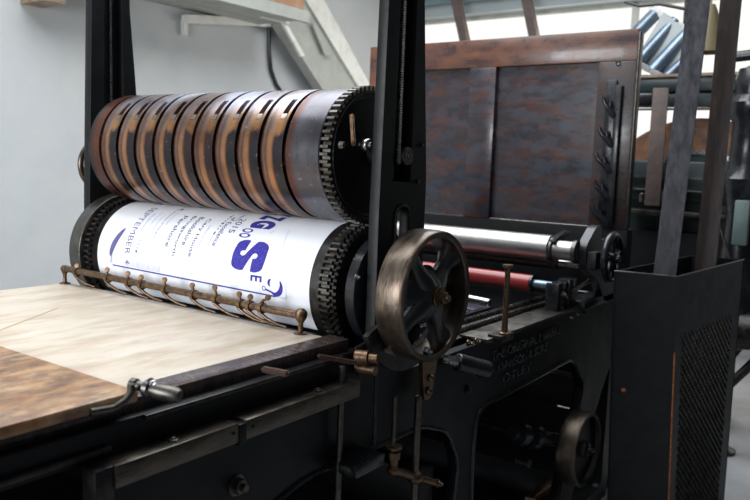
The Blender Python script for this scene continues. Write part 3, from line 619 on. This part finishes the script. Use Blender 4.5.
# --- leaning wooden panel (ink cover)
pnl = P('cover_panel', MB().box(4.246, 4.262, 1.36, 3.10, 1.171, 2.235), PANEL2, label='dark recessed wooden cover with a painted slate sheen')
bd = MB()
bd.box(4.205, 4.262, 1.335, 3.12, 2.083, 2.25, bev=.005); bd.box(4.205, 4.262, 2.96, 3.12, 1.17, 2.084, bev=.004)
P('panel_frame', bd, PANEL, pnl, label='red-brown frame of the cover')
P('side_stile', MB().box(4.205, 4.262, 1.335, 1.545, 1.17, 2.083, bev=.005), PANEL_D, pnl)
P('centre_stile', MB().box(4.206, 4.262, 2.175, 2.350, 1.17, 2.083, bev=.003), PANEL2, pnl)
P('metal_edge', MB().box(4.203, 4.264, 1.325, 1.334, 1.17, 2.235, bev=.002), STEEL_D, pnl)
rkp = aX(605, 150, 4.2)
hs = P('ratchet_strip', MB().box(4.17, 4.205, 1.395, 1.43, 1.20, 1.95, bev=.004).box(4.19, 4.206, 1.43, 1.49, 1.26, 1.98, bev=.004), IRON_G, pnl)
for q in ((606, 97), (602, 127), (599, 153), (597, 180), (595, 206)):
    v = aX(*q, 4.16)
    P('hook', MB().tube([(4.18, 1.43, v.z-.10), (4.165, 1.45, v.z-.07), (4.155, v.y+.0, v.z-.035), (4.15, v.y+.012, v.z)], [.020, .018, .014, .008], 8).tube([(4.165, 1.45, v.z-.07), (4.16, v.y-.028, v.z-.02)], [.015, .008], 8), IRON_G, hs, smooth=50)
v = aX(618, 63, 4.2); P('bolt', MB().lathe([(0, 0), (.014, 0), (.012, .012), (0, .014)], (4.206, v.y, v.z), (-1, 0, 0), 14), IRON_G, pnl)
P('panel_support', MB().box(3.95, 4.20, 1.32, 2.61, .84, 1.08, bev=.01).box(4.21, 4.30, 1.32, 3.10, .84, 1.168, bev=.004), IRON)
P('support_leg', MB().box(3.95, 4.2, 1.28, 1.40, FZ, .86, bev=.006).box(3.95, 4.2, 2.5, 2.61, FZ, .86, bev=.006), IRON)
P('fountain_trough', MB().box(3.42, 3.72, 1.36, 2.62, 1.02, 1.10, bev=.01), IRON)

# ------------------------------------------------------------------ poster on the lower cylinder
PS = empty('poster', (CX, 1.96, CZL + .195), 'white poster with blue WAYZGOOSE lettering wrapped on the lower cylinder', 'poster')
R_P = .1945
def wrapbm(bm, r):
    for v in bm.verts:
        th, y = math.radians(v.co.x), v.co.y; v.co = Vector((CX - r*math.cos(th), y, CZL + r*math.sin(th)))
def sheet():
    bm = bmesh.new(); ths = [-40 + k*2 for k in range(96)]; ys = [1.441 + (2.478-1.441)*k/16 for k in range(17)]
    G = [[bm.verts.new((t, y, 0)) for y in ys] for t in ths]
    for a, b in zip(G, G[1:]):
        for k in range(16): bm.faces.new((a[k], a[k+1], b[k+1], b[k]))
    wrapbm(bm, R_P)
    ext = bmesh.ops.extrude_face_region(bm, geom=bm.faces[:])
    for v in [e for e in ext['geom'] if isinstance(e, bmesh.types.BMVert)]:
        d = Vector((v.co.x-CX, 0, v.co.z-CZL)).normalized(); v.co -= d*.0004
    return bm
obj('paper_sheet', sheet(), PAPER, PS, smooth=60)
def slice_x(bm, x0, x1, step):
    x = math.ceil(min(x0, x1)/step)*step
    while x < max(x0, x1):
        bmesh.ops.bisect_plane(bm, geom=bm.verts[:]+bm.edges[:]+bm.faces[:], plane_co=(x, 0, 0), plane_no=(1, 0, 0)); x += step
acc = {}
def flat(bm, r=.1951):
    xs = [v.co.x for v in bm.verts]; slice_x(bm, min(xs), max(xs), 1.5); wrapbm(bm, r)
def addflat(key, bm):
    flat(bm); me = bpy.data.meshes.new('x'); bm.to_mesh(me); bm.free(); acc.setdefault(key, bmesh.new()).from_mesh(me); bpy.data.meshes.remove(me)
INKS = {'head': INK, 'dark': INKD, 'fine': INKF, 'faint': INKP}
def txt(key, s, t0, t1, ytop, ybot, bold=0.):    # reads downward from angle t0 to t1, letter tops towards the near side
    b = text_bm(s, bold)
    for v in b.verts: v.co = Vector((t0 + (t1-t0)*v.co.x, ybot + (ytop-ybot)*v.co.y, 0))
    flat(b); obj('headline_letter' if key == 'head' else 'text_line', b, INKS[key], PS, smooth=0)
def polyf(key, pts):
    b = bmesh.new(); f_ = b.faces.new([b.verts.new((t, y, 0)) for t, y in pts]); bmesh.ops.triangulate(b, faces=[f_]); addflat(key, b)
def line(key, t0, y0, t1, y1, w, wd=None):       # w in metres; drawn as a strip
    dx, dy = (t1-t0)*.0034, y1-y0; L = math.hypot(dx, dy); nx, ny = -dy/L*w/2, dx/L*w/2; nt_ = nx/.0034
    polyf(key, [(t0-nt_, y0-ny), (t1-nt_, y1-ny), (t1+nt_, y1+ny), (t0+nt_, y0+ny)])
def arc(key, ct, cy, r, a0, a1, w0, w1, n=18, sx=1.):
    pts = []; 
    for k in range(n+1):
        t = k/n; a = math.radians(a0 + (a1-a0)*t); w = w0 + (w1-w0)*math.sin(PI*t); pts.append((a, w))
    for (a, w), (b_, w2) in zip(pts, pts[1:]):
        f_ = lambda an, rr: (ct + rr*math.cos(an)*sx/.0034, cy + rr*math.sin(an))
        polyf(key, [f_(a, r-w/2), f_(b_, r-w2/2), f_(b_, r+w2/2), f_(a, r+w/2)])
def bigS():
    pc_ = lambda cx, cy, r, a0, a1: [(cx + r*math.cos(math.radians(a0 + (a1-a0)*k/14)), cy + r*math.sin(math.radians(a0 + (a1-a0)*k/14))) for k in range(15)]
    pts = rnd([(0, .57), (-.01, .80), (.12, 1.0), (.55, 1.02), (.93, .97), (1.02, .75), (1.0, .60)], .16, 6)[3:-3]
    pts += pc_(.50, .67, .085, -30, 250)
    pts += rnd([(.99, .43), (1.01, .20), (.90, .0), (.45, -.02), (.07, .03), (-.02, .25), (.0, .40)], .16, 6)[3:-3]
    pts += pc_(.45, .29, .085, 150, 430)
    bm = bmesh.new(); f_ = bm.faces.new([bm.verts.new((x, y, 0)) for x, y in pts]); bmesh.ops.triangulate(bm, faces=[f_], ngon_method='EAR_CLIP')
    for v in bm.verts: v.co = Vector((38 + (8.4-38)*v.co.x, 1.774 + (1.634-1.774)*v.co.y, 0))
    flat(bm); obj('headline_letter', bm, INK, PS, smooth=0)
bigS()
txt('head', 'E', 5.8, .2, 1.634, 1.682, .02)
txt('head', 'O', 51.8, 46.3, 1.740, 1.788, .03); txt('head', 'O', 45.6, 40.2, 1.738, 1.788, .03)
txt('head', 'G', 66.5, 53.2, 1.672, 1.774, .07)
txt('head', 'Z', 80, 67.6, 1.674, 1.772, .06); txt('head', 'Y', 96, 82, 1.679, 1.768, .05); txt('head', 'A', 112, 98, 1.679, 1.768, .05); txt('head', 'W', 136, 114, 1.66, 1.768, .05)
txt('dark', '2015', 65.5, 43.8, 1.816, 1.843)
txt('fine', 'of Excellence', 66, 27.5, 1.862, 1.884, .012)
line('dark', 41, 1.8995, 25, 1.8995, .0012); line('dark', 43, 1.8995, 39.5, 1.8995, .006)
for k in range(7): line('dark', 72 - k*4, 1.897, 69.6 - k*4, 1.897, .004 + .005*(k % 3 == 1))
txt('fine', 'Celebration', 76, 60, 1.846, 1.858)
txt('dark', 'Cary House', 59.5, 13.5, 1.963, 1.985, .005); txt('dark', 'Bookshire', 61, 24, 2.005, 2.027, .005); txt('dark', 'Bringsworth', 61.7, 12, 2.046, 2.067, .005); txt('dark', 'Pershore', 60.2, 20, 2.087, 2.108, .005)
txt('faint', 'Letterpress', 50, 26, 1.935, 1.948)
txt('fine', 'SEPTEMBER', 70, 6.0, 2.287, 2.317, .0); txt('fine', '4', .2, -4, 2.286, 2.314, .02)
for y, a, b_, k in ((2.155, 70, 44, 'faint'), (2.178, 80, 26, 'fine'), (2.205, 58, 36, 'faint'), (2.232, 62, 30, 'faint'), (2.262, 59, 33, 'fine')):
    txt(k, 'on the premises of the guild', a, b_, y-.006, y+.006)
line('dark', 74, 2.165, 70.5, 2.165, .010)
arc('dark', 78, 2.335, .02, -70, 70, .002, .012)
txt('faint', 'day', 26, 12, 2.235, 2.262); line('dark', 12, 2.255, 9.5, 2.25, .008)
# ornament at the far side
pts = [(35, 2.352), (31, 2.350), (24, 2.358), (14, 2.372), (6, 2.384), (1.5, 2.392), (1.8, 2.404), (8, 2.406), (17, 2.398), (26, 2.382), (32, 2.366)]
polyf('fine', pts); line('fine', 4, 2.392, -5.5, 2.396, .004)
for k in range(9): line('dark', 31-k*3, 2.353+k*.0045, 29-k*3, 2.368+k*.0042, .0025)
# table of small print
for k in range(6): line('faint', -.2 - k*1.15, 2.312, -.9 - k*1.15, 2.118, .0011)
for k in range(4): line('faint', .2, 2.30 - k*.06, -7, 2.30 - k*.06 , .0008)
line('head', -7.9, 2.387, -10.6, 1.575, .0048)
line('faint', -7.9, 2.387, 6, 2.387, .0012); line('faint', -10.9, 1.532, 6, 1.532, .0014); line('faint', -10.6, 1.575, -10.9, 1.532, .0014)
# swash ornament in the corner
arc('orn', -1.0, 1.578, .026, 310, 150, .004, .017); arc('orn', 1.2, 1.592, .012, 20, 150, .003, .010)
arc('orn', -4.6, 1.624, .0065, 0, 360, .0028, .0028, 14); line('orn', -5.2, 1.619, -7.6, 1.585, .006)
for k in range(4): line('faint', 12 - k, 1.560 + k*.012, 3, 1.557 + k*.012, .0012)
line('faint', 56, 1.600, 20, 1.565, .001); line('faint', 52, 1.655, 49, 1.665, .002)
for key, nm, m in (('head', 'border_rule', INK), ('orn', 'ornament', INK), ('dark', 'printed_marks', INKD), ('fine', 'ornament', INKF), ('faint', 'ruled_lines', INKP)):
    obj(nm, acc[key], m, PS, smooth=0)

# ------------------------------------------------------------------ perforated black box with slats
T = [aZ(614, 271, 1.08), aZ(677.5, 276.5, 1.08), aZ(744, 259.5, 1.08)]
A_, B_, C_ = T; D_ = A_ + (C_ - B_)
def onplane(q, p, a, b):
    n = a.cross(b); d = ray(*q); return EYE + d*((p - EYE).dot(n)/d.dot(n))
def down(p, q): return p + (q - p)*((p.z - FZ)/(p.z - q.z))
B0 = down(B_, aY(668.5, 500, B_.y - .01)); A0 = down(A_, onplane((607, 500), B_, A_ - B_, B0 - B_)); C0 = down(C_, onplane((724, 500), B_, C_ - B_, B0 - B_)); D0 = A0 + (C0 - B0)
print('BOX', A_, B_, C_, A0, B0, C0)
bx = empty('metal_box', (B0 + D0)/2, 'tall open black metal box with perforated mesh side, at the right of the press', 'box')
def wallq(p, q, p0, q0, t=.008):
    n = (q - p).cross(Vector((0, 0, 1))).normalized()*t
    return [p0, q0, q0 - n, p0 - n, p, q, q - n, p - n]
obj('front_panel', MB().hexa(wallq(A_, B_, A0, B0), .0015), BINM, bx)
# right panel with an opening for the mesh
def lerp4(u, v): return (B0.lerp(C0, u)).lerp(B_.lerp(C_, u), v)
rp = MB(); n_ = (C_ - B_).cross(Vector((0, 0, 1))).normalized()*.008
def cell(u0, u1, v0, v1, mb=rp):
    q = [lerp4(u0, v0), lerp4(u1, v0), lerp4(u1, v1), lerp4(u0, v1)]
    mb.hexa([q[0], q[1], q[1]-n_, q[0]-n_, q[3], q[2], q[2]-n_, q[3]-n_])
cell(0, 1, .80, 1); cell(0, .10, 0, .80); cell(.86, 1, 0, .80); cell(.10, .86, 0, .05)
obj('side_panel', rp, BINM, bx)
ms = MB()
nu, nv = 15, 28
for k in range(-nv, nu + 1):
    for sgn in (1, -1):
        # diagonal strands clipped to the opening
        pts = []
        for j in range(nv*2 + 1):
            v = j/(nv*2); u = (k + (j/2 if sgn > 0 else nv - j/2)*1.0)/nu
            if 0 <= u <= 1: pts.append(lerp4(.09 + .78*u, .04 + .77*v) - n_*.3)
        if len(pts) > 1: ms.tube([pts[0], pts[-1]], .0042, 4)
obj('wire_mesh', ms, STEEL_D, bx, smooth=0)
obj('back_panel', MB().hexa(wallq(C_, D_, C0, D0), .0015), BINM, bx); obj('inner_side_panel', MB().hexa(wallq(D_, A_, D0, A0), .0015), BINM, bx)
obj('box_bottom', MB().hexa([A0, B0, C0, D0] + [p + Vector((0, 0, .02)) for p in (A0, B0, C0, D0)]), BINM, bx)
obj('corner_rust', MB().bar(B_.lerp(B0, .24) + Vector((.002, -.0005, 0)), B_.lerp(B0, .97) + Vector((.002, -.0005, 0)), .006, .006), RUST, bx)
rs = A_.lerp(B_, .2).lerp(A0.lerp(B0, .2), .40) + Vector((-.001, 0, 0))
nrm = (B_ - A_).cross(Vector((0, 0, 1))).normalized()
for kk, sg in ((0, nrm),):
    mbr = MB(); mbr.lathe([(0, 0), (.011, 0), (.009, .0015), (0, .002)], A_.lerp(B_, .22).lerp(A0.lerp(B0, .22), .385), nrm, 9); obj('rust_spot', mbr, RUST, bx)
obj('rim_edge', MB().tube([A_, B_, C_], .0035, 8), STEEL_D, bx)
def slat(q0, q1, X0, X1, w, t, m, lab):
    a, b = aX(*q0, X0), aX(*q1, X1); d = (b - a).normalized()
    foot = a + d*((FZ + .025 - a.z)/d.z); topp = a + d*((2.42 - a.z)/d.z)
    view = ((a+b)/2 - EYE).normalized(); view = (view + Vector((.18, 0, 0))).normalized()
    o = obj('leaning_board', MB().bar(foot, topp, w, t, view, .002), m); tag(o, lab, 'board', 'boards standing in the black box'); return o
slat((665, 272), (699, 0), 3.50, 3.66, .096, .018, SLAT, 'dark grey scuffed narrow board standing in the black box, the wider left one')
slat((705.5, 266), (731, 0), 3.86, 3.98, .094, .022, SLAT2, 'smooth brown-black narrow board standing in the black box, the right one')

# ------------------------------------------------------------------ second machine behind, by the window
MX = 5.4
def bxs(q0, q1, X, d): a, b = aX(*q0, X), aX(*q1, X); return (X, X+d, min(a.y, b.y), max(a.y, b.y), min(a.z, b.z), max(a.z, b.z))
m2 = empty('green_machine', (MX + .3, 1.3, FZ), 'dark green machine with a brown drum, behind the panel and boards', 'machine')
obj('table_top', MB().box(MX, MX+.35, 1.02, 1.85, 2.13, 2.148), TAN, m2)
obj('upper_beam', MB().box(MX+.02, MX+.2, 1.02, 1.80, 2.03, 2.12, bev=.01).box(MX+.05, MX+.3, 1.02, 1.75, 1.93, 2.03, bev=.01), DGREEN, m2)
obj('cross_rail', MB().box(MX, MX+.03, 1.02, 1.72, 1.905, 1.92), STEEL_D, m2)
g0 = aX(690, 118, MX)
dr = MB(); 
dx_, dz_ = MX + .12, aX(690, 118, MX + .12).z - .73
obj('drum', MB().lathe([(0, 0), (.72, 0), (.73, .01), (.73, .25), (.72, .26), (0, .26)], (dx_, 1.29, dz_), (1, 0, 0), 96), DRUM, m2)
obj('drum_rim', MB().lathe([(.50, -.002), (.515, -.02), (.485, -.02), (.47, -.002)], (dx_, 1.29, dz_), (1, 0, 0), 96, closed=True), STEEL, m2)
obj('drum_face', MB().lathe([(0, -.012), (.48, -.012), (.48, .0), (0, 0)], (dx_, 1.29, dz_), (1, 0, 0), 96), DGREEN, m2)
a = bxs((625, 160), (735, 205), MX+.0, .08); obj('housing', MB().box(*a, bev=.01), DGREEN, m2)
for y0 in (176, 189): a = bxs((628, y0), (732, y0+4), MX-.05, .04); obj('guide_rail', MB().box(*a, bev=.004), STEEL_D, m2)
a = bxs((625, 208), (735, 222), MX-.1, .5); obj('platform', MB().box(*a, bev=.01), IRON_M, m2)
a = bxs((625, 228), (722, 300), MX, .5); obj('lower_body', MB().box(a[0], a[1], a[2], a[3], FZ, a[5], bev=.01), IRON, m2)
a = bxs((653, 88), (659.5, 206), MX-.12, .012); obj('upright_rail', MB().box(*a, bev=.003), BRWN, m2)
for q in ((642, 202), (650, 203), (664, 201), (672, 203), (684, 202)): v = aX(*q, MX-.05); obj('fitting', MB().cyl(v, v + Vector((0, 0, .06)), .022, 12, bev=.004), STEEL_D, m2)
a = bxs((634, 93), (652, 103), MX+.02, .1); obj('bracket', MB().box(*a, bev=.01), IRON_G, m2)
# black column casting at the right edge
m3 = empty('black_casting', (5.07, .93, FZ), 'tall glossy black cast machine column at the right edge', 'machine')
v = aX(749, 62, 5.0)
prof = [(0, 0), (.09, 0), (.09, .02), (.04, .04), (.035, .55), (.13, .68), (.16, .80), (.17, 1.0), (.12, 1.08), (.10, 1.35), (.13, 1.5), (.15, 1.55), (.115, 1.6), (.11, 1.85), (.15, 1.9), (.15, 1.96), (.11, 2.0), (.12, 2.08), (.10, 2.14), (0, 2.17)]
obj('column', MB().lathe([(r*.92, FZ + h*(v.z-FZ)/2.17) for r, h in prof], (5.07, v.y - .03, 0), 'Z', 32), IRON_G, m3)
a = aX(724, 58, 5.0); b = aX(760, 54, 5.0); obj('arm', MB().cyl(a, b, .032, 20), IRON_G, m3)
a = bxs((735, 200), (746, 246), 4.88, .05); obj('panel', MB().box(*a, bev=.008), PGREEN, m3, label='pale green panel')
obj('stay', MB().cyl(aX(716, 214, 4.95), aX(731, 262, 4.95), .008, 10), STEEL_D, m3)
a = aX(724, 340, 5.0); obj('foot_arm', MB().cyl(aX(715, 398, 5.0), aX(756, 360, 5.08), .028, 12).cyl(aX(733, 330, 5.0), aX(756, 330, 5.0), .12, 20), IRON_M, m3)
# bundle of pale metal tubes above the machine
tb = empty('tube_lamp', aX(665, 45, 5.5), 'slanting bundle of blue-white metal tubes in front of the bright window', 'lamp')
for (p, q, r) in (((628, 42), (655, 14), .046), ((640, 60), (676, 20), .040), ((650, 74), (694, 26), .046), ((664, 80), (700, 46), .036)):
    obj('tube', MB().cyl(aX(*p, 6.3), aX(*q, 6.42), r*1.16, 20, bev=.006), TUBE, tb)
obj('end_bracket', MB().bar(aX(636, 62, 6.3), aX(668, 80, 6.3), .10, .05, bev=.01).bar(aX(650, 8, 6.42), aX(704, 40, 6.42), .08, .05, bev=.01), STEEL, tb)
obj('housing', MB().hexa([tuple(aX(*q, 6.36)) for q in ((636, 58), (668, 84), (702, 44), (664, 12))] + [tuple(aX(*q, 6.5)) for q in ((636, 58), (668, 84), (702, 44), (664, 12))]), PALEG, tb)
obj('cable', MB().tube([aX(*q, 5.6) for q in ((625, 2), (640, 6), (660, 4), (690, 10), (700, 30))], .012, 8), BLACKP, tb)
obj('hanger_rod', MB().cyl(aX(684, 24, 6.42), aX(684, 24, 6.42) + Vector((0, 0, 1.62)), .01, 8), STEEL_D, tb)
v = aX(712, 30, 6.0)
ls = obj('lamp_shade', MB().lathe([(.12, -.16), (.05, .13), (.03, .18), (0, .18)], (6.0, v.y + .02, v.z), 'Z', 28).cyl((6.0, v.y+.02, v.z+.17), (6.0, v.y+.02, 4.1), .006, 8), OLIVE)
tag(ls, 'small olive lampshade seen between the two upright boards', 'lamp')

# ------------------------------------------------------------------ light
def area(name, loc, rot, sx, sy, e, c=(1, 1, 1)):
    l = bpy.data.lights.new(name, 'AREA'); l.shape = 'RECTANGLE'; l.size = sx; l.size_y = sy; l.energy = e; l.color = c
    o = bpy.data.objects.new(name, l); COL.objects.link(o); o.location = loc; o.rotation_euler = rot; return o
WA, WB, WZ0, WZ1 = 1.3, 3.5, 1.0, 2.7
sw_ = MB(); sw_.box(-2.6, -2.5, -1.5, 5.3, FZ, WZ0); sw_.box(-2.6, -2.5, -1.5, 5.3, WZ1, 4.2); sw_.box(-2.6, -2.5, -1.5, WA, WZ0, WZ1); sw_.box(-2.6, -2.5, WB, 5.3, WZ0, WZ1)
struct('wall_back', sw_, WALL)
f = MB()
for y in (WA, WA + .73, WA + 1.47, WB): f.box(-2.58, -2.54, y - .025, y + .025, WZ0, WZ1)
f.box(-2.58, -2.54, WA, WB, 1.85, 1.89); struct('window_2', f, WPAINT)
area('side_window_daylight', (-2.62, (WA+WB)/2, (WZ0+WZ1)/2), (0, math.radians(-90), 0), WZ1-WZ0, WB-WA, 225, (.92, .96, 1.0))
area('skylight', ((SX0+SX1)/2, (SY0+SY1)/2, 4.15), (0, 0, 0), SX1-SX0, SY1-SY0, 290, (.90, .95, 1.0))
area('window_daylight', (7.9, 2.7, 2.0), (0, math.radians(90), 0), 2.0, 2.6, 70, (1, .98, .94))
W = bpy.data.worlds.new('world'); S.world = W; W.use_nodes = True
W.node_tree.nodes['Background'].inputs[0].default_value = (.75, .86, 1.0, 1); W.node_tree.nodes['Background'].inputs[1].default_value = .05
S.view_settings.view_transform = 'Standard'; S.view_settings.look = 'None'; S.view_settings.exposure = 0; S.view_settings.gamma = 1
